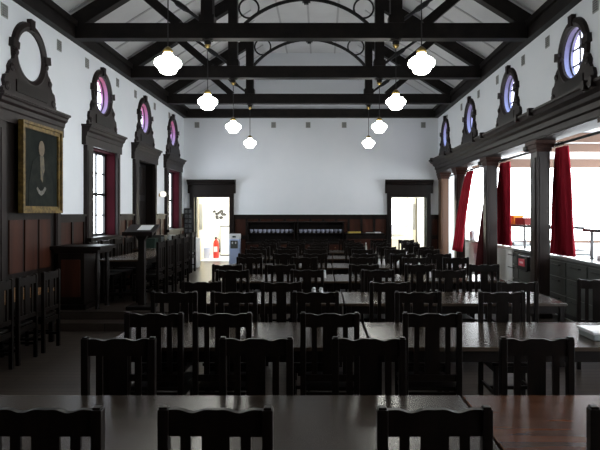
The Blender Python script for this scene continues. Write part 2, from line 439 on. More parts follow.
# columns
for i, y in enumerate([7.1, 9.72, 12.6, 15.4, 17.45]):
    lab = ['square dark wood column nearest the camera on the right, outside the servery end', 'square dark wood column beside the nearest red curtain', 'square dark wood column between two bright openings, second in view', 'square dark wood column third in view, before the far corner', 'square dark wood half column against the far wall corner'][i]
    t = thing('column', lab, 'column', (XR+.115, y, 0), group='columns of the servery colonnade')
    hy = .15 if i < 4 else .22
    cm = M['column'] if i < 4 else mat('warm_lit_column', (.1,.05,.028), .4, col2=(.15,.075,.04), scale=4, stretch=(2,2,.15))  # end column: warm light falling on it is put into the brown
    obj('shaft', BX(-.115, .115, -hy, hy, .2, 2.87), cm, t, bevel=.01)
    bm = bmesh.new(); box(bm, -.127, .115, -hy*.6, hy*.6, .4, 2.75); box(bm, -.07, .07, -hy-.012, hy, .4, 2.75)
    obj('raised_panel', bm, cm, t)
    obj('base', BX(-.145, .145, -hy-.03, hy+.03, 0, .22), M['wood'], t, bevel=.01)
    bm = bmesh.new(); box(bm, -.13, .13, -hy-.03, hy+.03, 2.85, 2.91); box(bm, -.15, .15, -hy-.07, hy+.07, 2.91, 2.98); box(bm, -.17, .17, -hy-.1, hy+.1, 2.98, 3.039)
    obj('capital', bm, M['redwood'], t)

# far doorways --------------------------------------------------------
for nm, (a, b), zb in (('door_2', D1, DZ), ('door_3', D2, 0)):
    r = sroot(nm); bm = bmesh.new()
    box(bm, a-.14, a, YF-.1, YF+.3, zb, 2.42); box(bm, b, b+.14, YF-.1, YF+.3, zb, 2.42); box(bm, a, b, YF-.1, YF+.3, 2.3, 2.42)
    obj('door_frame', bm, M['wood'], r)
    bm = bmesh.new(); prism(bm, [(0,2.42),(.12,2.42),(.12,2.68),(.17,2.7),(.2,2.76),(.28,2.79),(.28,2.84),(0,2.86)], lambda u,v,t: (t, YF-u, v), a-.2, b+.2)
    obj('door_hood', bm, M['wood'], r)
# left door leaf standing open into the corridor
bm = bmesh.new(); box(bm, D1[0]+.01, D1[0]+.05, YF+.3, YF+1.1, DZ+.01, 2.28)
ol = obj('door_leaf', bm, M['cream'], bpy.data.objects['door_2'])
obj('door_glass', BX(D1[0]+.05, D1[0]+.06, YF+.4, YF+.9, 1.25, 2.1), M['counter'], bpy.data.objects['door_2'])
bm = bmesh.new(); box(bm, D2[1]-.26, D2[1]-.22, YF+.3, YF+1.0, .01, 2.28)
obj('door_leaf', bm, M['cream'], bpy.data.objects['door_3'])
obj('door_glass', BX(D2[1]-.27, D2[1]-.255, YF+.4, YF+.9, 1.25, 2.1), M['counter'], bpy.data.objects['door_3'])
# corridor behind left door
bm = bmesh.new(); box(bm, XL-.3, -1.2, YF+.3, YF+3.4, DZ-.1, DZ); struct('floor_corridor', bm, M['palefloor'])
bm = bmesh.new(); box(bm, -4.67, -1.2, YF+3.0, YF+3.1, DZ, 3); box(bm, -4.67, -4.57, YF+.3, YF+3, DZ, 3); box(bm, -1.3,-1.2, YF+.3, YF+3, DZ, 3)
struct('wall_corridor', bm, M['creamwall'])
struct('ceiling_corridor', BX(-4.67, -1.2, YF+.3, YF+3.1, 3, 3.1), M['white'])
# room behind right door
struct('floor_lobby', BX(1.0, 3.95, YF+.3, YF+5, -.1, 0), M['palefloor'])
bm = bmesh.new(); box(bm, 1.0, 4.05, YF+5, YF+5.1, 0, 3); box(bm, .9, 1.0, YF+.3, YF+5, 0, 3); box(bm, 3.95, 4.05, YF+.3, YF+5, 0, 3)
struct('wall_lobby', bm, M['creamwall'])
struct('ceiling_lobby', BX(.9, 4.05, YF+.3, YF+5.1, 3, 3.1), M['white'])
r = sroot('window_7')
obj('pane', BX(2.75, 3.45, YF+4.97, YF+4.99, 1.35, 2.35), M['daylight'], r)
bm = bmesh.new()
for x in (2.72, 3.08, 3.44): box(bm, x, x+.03, YF+4.93, YF+5, 1.3, 2.4)
for z in (1.3, 1.85, 2.37): box(bm, 2.72, 3.47, YF+4.93, YF+5, z, z+.03)
obj('sash_frame', bm, M['white'], r)

# servery annex --------------------------------------------------------
AX = 9.6
struct('floor_servery', BX(4.15, AX, YB, YF, -.1, 0), M['palefloor'])
bm = bmesh.new(); box(bm, XR+.34, AX, YF, YF+.2, 0, .9); box(bm, XR+.34, AX, YF, YF+.2, 3.3, 3.9); box(bm, XR+.35, XR+.9, YF, YF+.2, .9, 3.3); box(bm, 9.3, AX, YF, YF+.2, .9, 3.3)
struct('wall_servery', bm, M['tile'])
bm = bmesh.new(); box(bm, AX, AX+.2, YB, YF+.2, 0, .9); box(bm, AX, AX+.2, YB, YF+.2, 3.3, 3.9)
struct('wall_servery_right', bm, M['tile'])
struct('ceiling_servery', BX(XR+.3, AX+.2, YB, YF+.2, 3.8, 3.9), M['white'])
r = sroot('window_8'); obj('pane', BX(XR+.9, 9.3, YF+.1, YF+.12, .9, 3.3), M['daylight_big'], r)
bm = bmesh.new(); box(bm, XR+.9, 9.3, YF-.04, YF, 3.22, 3.5); box(bm, XR+.9, 9.3, YF-.03, YF+.1, .86, .94)
obj('window_head', bm, M['brownbeam'], r)
r = sroot('window_9'); obj('pane', BX(AX+.1, AX+.12, YB, YF, .9, 3.3), M['daylight_big'], r)
bm = bmesh.new()
for y in (1, 4, 7, 10, 13, 16): box(bm, AX, AX+.09, y-.03, y+.03, .9, 3.3)
obj('mullion', bm, M['tile'], r)
for i, y in enumerate((6.8, 9.2, 11.6, 14.0, 16.2)):
    tag(obj('ceiling_beam', BX(XR+.34, AX, y-.09, y+.09, 3.56, 3.79), M['brownbeam']), 'brown beam crossing the white servery ceiling, %s from the camera' % ordn[i], 'beam', 'beams of the servery ceiling')

# counter ---------------------------------------------------------------
t = thing('servery_counter', 'long grey servery counter with steel top behind the columns', 'counter', (4.1, 0, 0))
def rel(x): return x-4.1
obj('cabinet_body', BX(.03, .8, 5.6, 16.2, .1, 1.0), M['counter'], t)
obj('steel_top', BX(0, .86, 5.55, 16.25, 1.0, 1.05), M['steel'], t, bevel=.008)
obj('plinth', BX(.08, .75, 5.6, 16.2, 0, .1), M['black'], t)
y = 5.65
while y < 12.0:
    for z0, z1 in ((.72,.96),(.42,.69),(.14,.39)):
        d = obj('drawer', BX(.005, .03, y, y+.72, z0, z1), M['counter'], t, bevel=.004)
        bm = bmesh.new(); tube(bm, [(.005,y+.2,z1-.06),(-.03,y+.2,z1-.06),(-.03,y+.52,z1-.06),(.005,y+.52,z1-.06)], .009, 6)
        obj('handle', bm, M['black'], d)
    y += .76
obj('end_panel', BX(-.01, .82, 12.05, 16.25, .02, .99), M['tile'], t)
# sneeze guards: glass shelf on steel posts
for i, (y0, y1) in enumerate(((6.6, 9.2), (10.3, 13.15), (13.6, 15.0))):
    t = thing('sneeze_guard', ['glass sneeze guard on steel posts, rightmost over the counter', 'glass sneeze guard on steel posts between the two nearest columns in view', 'glass sneeze guard on steel posts beyond the second column'][i], 'sneeze guard', (4.41, y0, 1.05), group='sneeze guards on the servery counter')
    L = y1-y0
    for k in range(4):
        bm = bmesh.new(); y = .05+k*(L-.1)/3; box(bm, -.018, .018, y-.018, y+.018, 0, .46); box(bm, -.03,.03,y-.03,y+.03,0,.012); obj('post', bm, M['darksteel'], t)
    bm = bmesh.new(); box(bm, -.12, .4, 0, L, .47, .48)
    obj('glass_shelf', bm, M['glassy'], t)
    bm = bmesh.new(); box(bm, -.13, -.1, 0, L, .445, .495); box(bm, .39, .42, 0, L, .445, .495); box(bm, -.1, .4, 0, .02, .46, .485)
    obj('steel_rail', bm, M['darksteel'], t)
# things on the counter
def tray(x, y, w, l, lab, m):
    bm = bmesh.new(); box(bm, -w/2, w/2, -l/2, l/2, 0, .012)
    for a in ((-w/2,-w/2+.015,-l/2,l/2),(w/2-.015,w/2,-l/2,l/2),(-w/2,w/2,-l/2,-l/2+.015),(-w/2,w/2,l/2-.015,l/2)): box(bm, *a, 0, .07)
    o = obj('serving_tray', bm, m); o.location = (x, y, 1.05); tag(o, lab, 'tray', 'trays on the servery counter')
for i, (y, m) in enumerate(((6.9,'steel'),(7.5,'ceramic'),(8.1,'steel'),(8.75,'ceramic'),(10.3,'steel'),(11.0,'ceramic'),(11.6,'steel'),(13.2,'steel'),(14.0,'ceramic'))):
    tray(4.62, y, .4, .5, ('white' if m == 'ceramic' else 'steel')+' serving tray on the servery counter, %s from the right end' % ordn[i].replace('nearest','first'), M[m])
bm = bmesh.new(); box(bm, -.11, .11, -.13, .13, 0, .2); box(bm, -.112, .112, -.132, .132, .16, .205); o = obj('carton', bm, M['orange'], bevel=.004); o.location = (4.5, 12.95, 1.541); tag(o, 'orange yellow carton on top of the glass shelf', 'box')
bm = bmesh.new(); box(bm, -.12, .12, -.3, .3, 0, .15); box(bm, -.1,.1,-.28,-.02,.15,.155); o = obj('carton', bm, mat('dark_red_card', (.35,.03,.03), .5), bevel=.004); o.location = (4.5, 12.4, 1.541); tag(o, 'dark red carton on the glass shelf beside the orange one', 'box')
bm = bmesh.new(); lathe(bm, [(.07,0),(.09,.02),(.095,.2),(.1,.22),(.1,.24),(.03,.26),(.03,.3),(.01,.31)], 18); o = obj('pot', bm, M['ceramic'], smooth=True); o.location = (4.2, 15.6, 1.05); tag(o, 'white lidded pot at the far end of the servery counter', 'pot')
# till with pink sign hanging at counter front
t = thing('cash_terminal', 'small dark cash terminal with a pink sign on the counter front', 'terminal', (3.985, 11.0, .8))
obj('body', BX(-.06, .07, -.28, .28, -.12, .16), M['black'], t, bevel=.01)
obj('sign_plate', BX(-.07, -.06, -.16, .16, -.04, .1), M['pinksign'], t)
bm = bmesh.new(); box(bm, -.075, -.07, -.09, .09, .01, .05); obj('sign_patch', bm, mat('pale_pink', (.85,.5,.55), .5), t)
# crates of slatted wood behind counter
for i, y in enumerate((7.6, 8.5)):
    t = thing('slatted_crate', 'brown slatted rack behind the counter, %s one' % ('nearer' if i == 0 else 'farther'), 'rack', (6.3, y+2.2, 0))
    bm = bmesh.new()
    for k in range(6): box(bm, -.5+k*.19, -.44+k*.19, -.02, .02, .0, 1.45)
    obj('slat', bm, M['brownbeam'], t)
    bm = bmesh.new()
    for z in (.2, .75, 1.15, 1.42): box(bm, -.52, .52, -.03, .03, z, z+.05)
    obj('rail', bm, M['brownbeam'], t)

# curtain rod and curtains ----------------------------------------------
bm = bmesh.new(); tube(bm, [(3.95, 2.0, 2.95), (3.95, 17.2, 2.95)], .022, 8)
tag(obj('curtain_rod', bm, M['iron'], smooth=True), 'long black curtain rod running under the right cornice', 'curtain rod')
def curtain(y0t, y1t, y0b, y1b, lab, m, zt=2.91, zb=.35, x=3.93, folds=5, xb=None):
    xb = x if xb is None else xb
    bm = bmesh.new(); nu, nv = folds*8, 16; g = []
    for j in range(nv+1):
        v = j/nv; z = zt+(zb-zt)*v; s = v**.8
        ya = y0t+(y0b-y0t)*s; yb_ = y1t+(y1b-y1t)*s; row = []
        for i in range(nu+1):
            u = i/nu; a = .03+.035*v
            row.append(bm.verts.new((x+(xb-x)*s + a*math.sin(u*folds*2*PI+.6*math.sin(u*7)) + .01*math.sin(u*23+v*5), ya+(yb_-ya)*u, z)))
        g.append(row)
    for j in range(nv):
        for i in range(nu): bm.faces.new((g[j][i], g[j][i+1], g[j+1][i+1], g[j+1][i]))
    t = thing('curtain', lab, 'curtain', group='red curtains in the colonnade')
    o = obj('drape', bm, m, t, smooth=True); so = o.modifiers.new('s', 'SOLIDIFY'); so.thickness = .006
    bm = bmesh.new()
    for k in range(folds+1):
        yy = y0t+(y1t-y0t)*k/folds
        tube(bm, [(3.95+.032*math.cos(2*PI*q/10), yy, 2.95+.032*math.sin(2*PI*q/10)) for q in range(10)], .006, 5, True)
    obj('ring', bm, M['iron'], t)
curtain(9.2, 9.6, 9.3, 10.15, 'red velvet curtain bunched beside the nearest column in view', M['curtain'], zb=1.07, x=4.02, xb=4.17)
curtain(12.05, 12.6, 12.45, 13.4, 'red velvet curtain bunched beside the second column in view', M['curtain'], zb=1.07, x=4.02, xb=4.17)
curtain(12.72, 12.98, 12.72, 13.0, 'dark shadowed red curtain on the far side of the second column', M['curtain_shaded'], x=3.93, folds=4, xb=3.58)
curtain(14.6, 15.15, 14.4, 15.15, 'red curtain pulled aslant toward the third column', M['curtain'], x=3.93, folds=4, xb=3.56, zb=.8)
# rod brackets / spot lights under cornice
for i, y in enumerate((9.98, 12.9)):
    t = thing('spotlight', 'small black spotlight under the right cornice, %s column' % ('above the nearest' if i == 0 else 'above the second'), 'spotlight', (3.66, y, 3.04))
    bm = bmesh.new(); lathe(bm, [(.03,0),(.055,.01),(.06,.14),(.045,.15)], 12, (0,-.07,-.1), 'y'); obj('lamp_head', bm, M['black'], t, smooth=True)
    obj('bracket', BX(-.015,.015,-.015,.015,-.1,0), M['black'], t)

# trusses ------------------------------------------------------------------
def build_truss(label, y):
    t = thing('roof_truss', label, 'roof truss', (CX, y, ZW), group='dark timber roof trusses')
    hw = 3.88
    bm = bmesh.new(); box(bm, -hw, hw, -.1, .1, 0, .26); obj('tie_beam', bm, M['beam'], t)
    for s in (-1, 1):
        bm = bmesh.new(); beam(bm, (s*4.0, 0, .236), (s*1.6, 0, .36+sl*2.2), .17, .24); obj('principal_rafter', bm, M['beam'], t)
        bm = bmesh.new(); box(bm, s*1.63-.1, s*1.63+.1, -.1, .1, .26, 1.9); box(bm, s*1.63-.13, s*1.63+.13, -.12, .12, .26, .4); obj('queen_post', bm, M['beam'], t)
        bm = bmesh.new(); beam(bm, (s*2.12, 0, .26), (s*2.85, 0, .88), .12, .15); obj('strut', bm, M['beam'], t)
        bm = bmesh.new(); tube(bm, [(s*1.7,0,.3),(s*1.95,0,.49),(s*2.02,0,.54),(s*2.15,0,.63),(s*2.2,0,.67),(s*2.95,0,1.2)], [.03,.03,.05,.05,.03,.03], 8); obj('tie_rod', bm, M['iron'], t)
        bm = bmesh.new(); lathe(bm, [(.03,-.09),(.06,-.07),(.06,-.03),(.1,-.02),(.1,0)], 10, (s*1.63,0,0)); obj('drop_boss', bm, M['beam'], t)
        bm = bmesh.new(); tube(bm, [(s*1.28+.22*math.cos(2*PI*k/24), 0, 1.57+.22*math.sin(2*PI*k/24)) for k in range(24)], .022, 6, True); obj('spandrel_ring', bm, M['iron'], t)
    obj('collar_beam', BX(-1.75, 1.75, -.09, .09, 1.8, 1.98), M['beam'], t)
    Rr = (1.53**2+.72**2)/(2*.72); cz = 1.77-Rr; a0 = math.asin(1.53/Rr)
    bm = bmesh.new(); tube(bm, [(Rr*math.sin(a0*q/14), 0, cz+Rr*math.cos(a0*q/14)) for q in range(-14, 15)], .042, 8); obj('arch_rib', bm, M['iron'], t)
    bm = bmesh.new(); box(bm, -.09, .09, -.05, .05, 1.7, 1.8); box(bm, -.05,.05,-.04,.04,1.66,1.7); obj('arch_boss', bm, M['iron'], t)
    return t
T0 = build_truss('dark timber roof truss closest overhead, mostly above the picture', TRUSS[0])
for i, y in enumerate(TRUSS[1:]):
    dup(T0, (CX, y, ZW), 0, ['dark timber roof truss with the lowest largest tie beam in the picture top', 'dark timber roof truss in the middle, its arch partly hidden by the nearest beam', 'dark timber roof truss farthest away, before the end wall'][i])

# pendant lamps -------------------------------------------------------------
def build_lamp(x, y, label):
    t = thing('pendant_lamp', label, 'lamp', (x, y, 3.73), group='schoolhouse pendant lamps')
    bm = bmesh.new(); lathe(bm, [(.03,-.14),(.07,-.137),(.1,-.12),(.117,-.085),(.122,-.07),(.155,-.045),(.172,-.01),(.165,.025),(.125,.06),(.08,.08),(.06,.1),(.055,.13)], 28)
    obj('glass_globe', bm, M['globe'], t, smooth=True)
    bm = bmesh.new(); lathe(bm, [(.062,.12),(.065,.16),(.04,.19),(.012,.21)], 16); obj('fitter', bm, M['brass'], t, smooth=True)
    bm = bmesh.new(); tube(bm, [(0,0,.2),(0,0,.94)], .008, 6); obj('drop_rod', bm, M['iron'], t)
    bm = bmesh.new(); lathe(bm, [(.012,.92),(.05,.95),(.055,.978)], 12); obj('ceiling_rose', bm, M['brass'], t)
    return t
L0 = None
for j, x in enumerate((CX-1.63, CX+1.63)):
    for i, y in enumerate(TRUSS):
        lab = 'glowing white schoolhouse pendant lamp, %s of the four in the %s line' % (ordn[i], ('left','right')[j])
        if L0 is None: L0 = build_lamp(x, y, lab)
        else: dup(L0, (x, y, 3.73), 0, lab)

# wall vents ---------------------------------------------------------------
def vent(loc, rz, label):
    t = thing('wall_vent', label, 'vent', loc, rz, 'square wall vents under the roof')
    bm = bmesh.new(); box(bm, -.075, .075, 0, .01, -.09, .09); obj('plate', bm, M['vent'], t)
    bm = bmesh.new()
    for k in range(5): box(bm, -.06, .06, -.008, 0, -.072+k*.032, -.056+k*.032)
    obj('louvre', bm, mat('vent_dark', (.12,.12,.12), .7) if 'vent_dark' not in bpy.data.materials else bpy.data.materials['vent_dark'], t)
for i, y in enumerate((7.7, 9.3, 10.4, 11.95, 13.1, 14.6, 16.0)):
    vent((XL+.012, y, 4.58), PI/2, 'small grey vent high on the left wall, %s from the camera' % ordn[i])
for i, y in enumerate((7.5, 9.1, 10.2, 11.7, 13.1, 14.7, 16.4)):
    vent((XR-.012, y, 4.58), -PI/2, 'small grey vent high on the right wall, %s from the camera' % ordn[i])
for i, x in enumerate((-3.95, -1.53, -.44, .7, 3.2)):
    vent((x, YF-.012, 4.58), 0, 'small grey vent high on the far wall, %s from the left' % ordn[i].replace('nearest','first'))

# portrait --------------------------------------------------------------------
t = thing('framed_portrait', 'tall dark oil portrait in a gilt frame on the left wall', 'painting', (XL+.12, 8.47, 2.46))
hw, hh = .6, .66
bm = bmesh.new(); fn = lambda u,v,q: (q, u, v)
slab_holes(bm, [(-hw,-hh),(hw,-hh),(hw,hh),(-hw,hh)], [[(-hw+.1,-hh+.1),(hw-.1,-hh+.1),(hw-.1,hh-.1),(-hw+.1,hh-.1)]], fn, -.02, .03)
slab_holes(bm, [(-hw,-hh),(hw,-hh),(hw,hh),(-hw,hh)], [[(-hw+.04,-hh+.04),(hw-.04,-hh+.04),(hw-.04,hh-.04),(-hw+.04,hh-.04)]], fn, .03, .055)
obj('gilt_frame', bm, M['gilt'], t)
obj('canvas', BX(-.015, .005, -hw+.09, hw-.09, -hh+.09, hh-.09), M['canvas'], t)
bm = bmesh.new(); prism(bm, [(-.38,-.56),(.38,-.56),(.36,-.2),(.24,.12),(.08,.2),(-.08,.2),(-.26,.1),(-.36,-.2)], fn, .005, .009); obj('painted_robe', bm, M['robe'], t)
bm = bmesh.new(); prism(bm, [(.085*math.cos(a*PI/8), .31+.12*math.sin(a*PI/8)) for a in range(16)], fn, .009, .012); obj('painted_face', bm, M['skin'], t)
bm = bmesh.new(); prism(bm, [(-.05,.2),(.06,.2),(.09,.0),(.04,-.1),(.03,-.2),(-.03,-.15),(-.04,0)], fn, .009, .012); obj('painted_scarf', bm, M['paintochre'], t)
bm = bmesh.new(); prism(bm, [(-.02,-.4),(.06,-.37),(.14,-.29),(.1,-.26),(.03,-.32),(-.04,-.33),(-.13,-.27),(-.15,-.3),(-.09,-.37)], fn, .009, .012); obj('painted_hands', bm, M['paintwhite'], t)

# wall lamp between bays 3 and 4
t = thing('wall_sconce', 'small white wall lamp on the left wall near the dark double door', 'lamp', (XL, 15.02, 2.28))
bm = bmesh.new(); lathe(bm, [(.02,0),(.05,.005),(.05,.015),(.015,.02),(.015,.09)], 12, (0,0,0), 'x'); obj('bracket', bm, M['brass'], t)
bm = bmesh.new(); lathe(bm, [(.04,-.07),(.08,-.03),(.085,.03),(.05,.08)], 14, (.11,0,.02)); obj('shade', bm, emission('soft_shade_glow', (1,.97,.88), 1.2), t, smooth=True)

# notice rack & fridge by the left far corner
t = thing('notice_rack', 'black rack of notices on the far wall left of the doorway', 'notice rack', (XL+.17, YF-.09, 1.55))
obj('frame', BX(-.13,.13,-.02,.04,-.4,.4), M['black'], t)
bm = bmesh.new()
for k in range(5):
    for x in (-.11, .01): box(bm, x, x+.09, -.025, -.02, -.36+k*.15, -.25+k*.15)
obj('notice', bm, mat('grey_notice', (.16,.17,.17), .6, col2=(.05,.05,.06), scale=25), t)
t = thing('small_fridge', 'small white fridge on the platform beside the left doorway', 'fridge', (-3.72, 15.75, DZ))
obj('cabinet', BX(-.25,.25,-.25,.25,.02,.85), M['white'], t, bevel=.01); obj('door', BX(-.25,.25,-.29,-.255,.05,.84), M['white'], t, bevel=.006); obj('handle', BX(.18,.2,-.32,-.29,.5,.75), M['steel'], t)
# water cooler
t = thing('water_cooler', 'pale blue and white water cooler beside the left doorway', 'water cooler', (-2.68, 17.25, 0))
bm = bmesh.new(); box(bm, -.16, .16, -.16, .16, 0, 1.0); obj('body', bm, M['bluewhite'], t, bevel=.02)
obj('top_panel', BX(-.165,.165,-.17,.165,1.0,1.16), M['white'], t, bevel=.015)
obj('tap_recess', BX(-.11,.11,-.175,-.155,.72,.96), M['counter'], t)
bm = bmesh.new()
for x in (-.05,.05): box(bm, x-.015, x+.015, -.21,-.17,.86,.92)
obj('tap', bm, M['white'], t); obj('logo_plate', BX(-.05,.05,-.176,-.169,1.05,1.1), M['green'], t)
# corridor things
t = thing('fire_extinguisher', 'red fire extinguisher seen through the left doorway', 'fire extinguisher', (-3.65, YF+1.6, DZ))
bm = bmesh.new(); lathe(bm, [(.09,0),(.1,.02),(.1,.5),(.08,.58),(.04,.62),(.035,.66)], 18); obj('cylinder', bm, M['red'], t, smooth=True)
bm = bmesh.new(); box(bm, -.03,.03,-.1,.06,.66,.72); obj('valve', bm, M['black'], t)
bm = bmesh.new(); tube(bm, [(.03,0,.68),(.12,0,.62),(.13,0,.35),(.12,0,.2)], [.012,.012,.012,.025], 8); obj('hose', bm, M['black'], t)
obj('label_patch', BX(-.06,.06,-.103,-.09,.22,.4), M['paper'], t)
t = thing('framed_print', 'black and white floral print on the corridor wall beyond the left doorway', 'picture', (-3.78, YF+2.97, 1.75))
obj('mount', BX(-.3,.3,-.005,.02,-.25,.25), M['paper'], t)
bm = bmesh.new(); rr = random.Random(3)
for k in range(16):
    cx_, cz_ = rr.uniform(-.2,.2), rr.uniform(-.15,.15); prism(bm, [(cx_+.07*(1+.4*math.sin(5*a))*math.cos(a), cz_+.05*(1+.4*math.sin(5*a))*math.sin(a)) for a in [2*PI*q/15 for q in range(15)]], lambda u,v,q: (u, q, v), -.012-.0003*k, -.005)
obj('flower_motif', bm, mat('ink_grey', (.05,.05,.05), .6), t)
t = thing('waste_bin', 'lilac waste bin at the foot of the corridor wall', 'bin', (-3.98, YF+1.5, DZ))
bm = bmesh.new(); lathe(bm, [(.12,0),(.16,.35),(.17,.36),(.15,.36)], 16); obj('bucket', bm, M['lilac'], t, smooth=True)
bm = bmesh.new(); lathe(bm, [(.172,.345),(.172,.365),(.155,.366)], 16); obj('rim', bm, M['bluewhite'], t)
t = thing('corridor_cabinet', 'low grey cabinet in the corridor right of the extinguisher', 'cabinet', (-3.38, YF+2.75, DZ))
obj('body', BX(-.3,.4,-.2,.2,0,1.1), M['counter'], t); obj('top', BX(-.32,.42,-.22,.22,1.1,1.14), M['tile'], t)
obj('door', BX(-.28,.04,-.215,-.2,.05,1.05), M['tile'], t); obj('door', BX(.06,.38,-.215,-.2,.05,1.05), M['tile'], t)

t = thing('reception_desk', 'white desk with papers seen through the right doorway', 'desk', (2.9, YF+3.4, 0))
obj('desktop', BX(-.7,.6,-.3,.3,.82,.87), M['tile'], t); obj('front_panel', BX(-.68,.58,-.28,-.25,0,.82), M['cream'], t); obj('side_panel', BX(-.7,-.66,-.28,.28,0,.82), M['cream'], t)
t = thing('landscape_mural', 'pale lilac landscape picture beyond the right doorway', 'picture', (2.9, YF+4.85, 1.15))
obj('board', BX(-.3,.4,-.02,.02,-.2,.12), M['lilac'], t)

# ------------------------------------------------------------------ chairs
def build_chair(label, group):
    """origin on the floor below the back; faces +Y, back at y=0"""
    t = thing('dining_chair', label, 'chair', group=group)
    W2 = .225
    bm = bmesh.new(); prism(bm, [(-.2,.02),(.2,.02),(.225,.43),(.19,.45),(-.19,.45),(-.225,.43)], lambda u,v,q: (u,v,q), .435, .465); obj('seat', bm, M['chair'], t, bevel=.008)
    for s in (-1, 1):
        bm = bmesh.new()
        x0, x1 = sorted((s*(W2-.042), s*W2))
        box(bm, x0, x1, -.02, .022, 0, 1.034)
        # little notched finial
        box(bm, x0+.005, x1-.005, -.016, .018, 1.034, 1.044)
        obj('back_post', bm, M['chair'], t, bevel=.003)
        bm = bmesh.new(); a, b = sorted((s*.17, s*.21)); box(bm, a, b, .395, .435, 0, .435); obj('leg', bm, M['chair'], t, bevel=.003)
    # wavy crest rail
    n = 24; top = []
    for i in range(n+1):
        u = -1+2*i/n; top.append((u*.184, 1.028 + .006*math.cos(u*2*PI) - .003*math.cos(u*4*PI) + .002))
    bm = bmesh.new(); prism(bm, [(-.184,.93),(.184,.93)] + top[::-1], lambda u,v,q: (u,q,v), -.012, .014); obj('crest_rail', bm, M['chair'], t)
    bm = bmesh.new(); box(bm, -.055, .055, -.006, .008, .57, .93); obj('splat', bm, M['chair'], t)
    for s in (-1, 1):
        bm = bmesh.new(); box(bm, s*.118-.02, s*.118+.02, -.006, .008, .57, .93); obj('slat', bm, M['chair'], t)
    obj('lower_rail', BX(-.184,.184,-.012,.014,.52,.57), M['chair'], t)
    bm = bmesh.new(); box(bm, -.18,.18,-.01,.01,.37,.435); box(bm, -.17,.17,.4,.42,.37,.435)
    for s in (-1,1): box(bm, min(s*.18,s*.2), max(s*.18,s*.2), .02,.4,.37,.435)
    obj('seat_frame', bm, M['chair'], t)
    bm = bmesh.new()
    for s in (-1,1): box(bm, min(s*.183,s*.203), max(s*.183,s*.203), .02,.4,.16,.19)
    box(bm, -.185,.185,.19,.215,.16,.19)
    obj('stretcher', bm, M['chair'], t)
    return t
CH = None
def chair(x, y, rz, label, group, z=0):
    global CH
    if CH is None:
        CH = build_chair(label, group); CH.location = (x, y, z); CH.rotation_euler = (0,0,rz); return CH
    return dup(CH, (x, y, z), rz, label, group)

def build_table(w, d, top, label, group=None, cat='table'):
    """origin at floor, centre of the table"""
    t = thing('dining_table', label, cat, group=group)
    obj('tabletop', BX(-w/2, w/2, -d/2, d/2, .715, .75), top, t, bevel=.006)
    bm = bmesh.new(); a, b = w/2-.03, d/2-.05
    for s in (-1,1): box(bm, -a, a, min(s*b, s*(b-.025)), max(s*b, s*(b-.025)), .62, .715); box(bm, min(s*a, s*(a-.025)), max(s*a, s*(a-.025)), -b, b, .62, .715)
    obj('apron', bm, M['wood'], t)
    for sx in (-1,1):
        for sy in (-1,1):
            bm = bmesh.new(); x0, x1 = sorted((sx*(a+.015), sx*(a-.045))); y0, y1 = sorted((sy*(b+.015), sy*(b-.045)))
            box(bm, x0, x1, y0, y1, .0, .7145); obj('leg', bm, M['wood'], t, bevel=.004)
    bm = bmesh.new(); 
    if w > d:
        for s in (-1,1): box(bm, s*(a-.02)-.015, s*(a-.02)+.015, -b+.05, b-.05, .12, .17)
        box(bm, -a+.02, a-.02, -.02, .02, .12, .17)
    else:
        for s in (-1,1): box(bm, -a+.05, a-.05, s*(b-.02)-.015, s*(b-.02)+.015, .12, .17)
        box(bm, -.02, .02, -b+.02, b-.02, .12, .17); obj('stretcher', bm, M['wood'], t)
    return t

rows = ['front', 'second', 'third', 'fourth', 'fifth', 'sixth', 'seventh']
near = [2.28, 4.38, 6.5, 8.62, 10.75, 12.85, 14.9]
joint = [.8, .39, .26, .2, .2, .25, .3]
leftX = [-1.95, -1.75, -1.72, -1.75, -1.8, -1.8, -1.75]
rightX = [3.0, 2.95, 2.85, 2.85, 2.8, 2.8, 2.75]
NEAR = [[-1.08,-.415,.44,1.27], [-1.28,-.76,.10,.84], [-1.34,-.45,.75,2.16],
        [-1.4,-.62,.62,1.45,2.4], [-1.35,-.7,-.05,.8,1.5,2.2], [-1.4,-.75,-.1,.75,1.45,2.3], [-1.35,-.7,.0,.8,1.5,2.3]]
FAR = [[-1.24,-.40,.286,1.31], [-1.45,-.85,-.06,.93,1.74], [-1.2,-.2,.75,1.7], [-1.25,-.3,.7,1.6,2.3],
       [-1.4,-.75,-.1,.85,1.55,2.25], [-1.35,-.65,.0,.8,1.5,2.2], [-1.4,-.7,-.05,.7,1.6,2.4]]
NB = [2.19, 4.27, 6.2, 8.3, 10.5, 12.65, 14.7]
FB = [3.42, 5.42, 7.52, 9.65, 11.8, 13.9, 15.95]
def clear(x, k):
    for L in (leftX[k]+.05, joint[k]-.06, joint[k]+.06, rightX[k]-.05):
        if abs(x-L) < .27: x = L + (.27 if x > L else -.27)
    if abs(x-joint[k]) < .33: x = joint[k] + (.33 if x > joint[k] else -.33)
    return x
cnt = ['first','second','third','fourth','fifth','sixth']
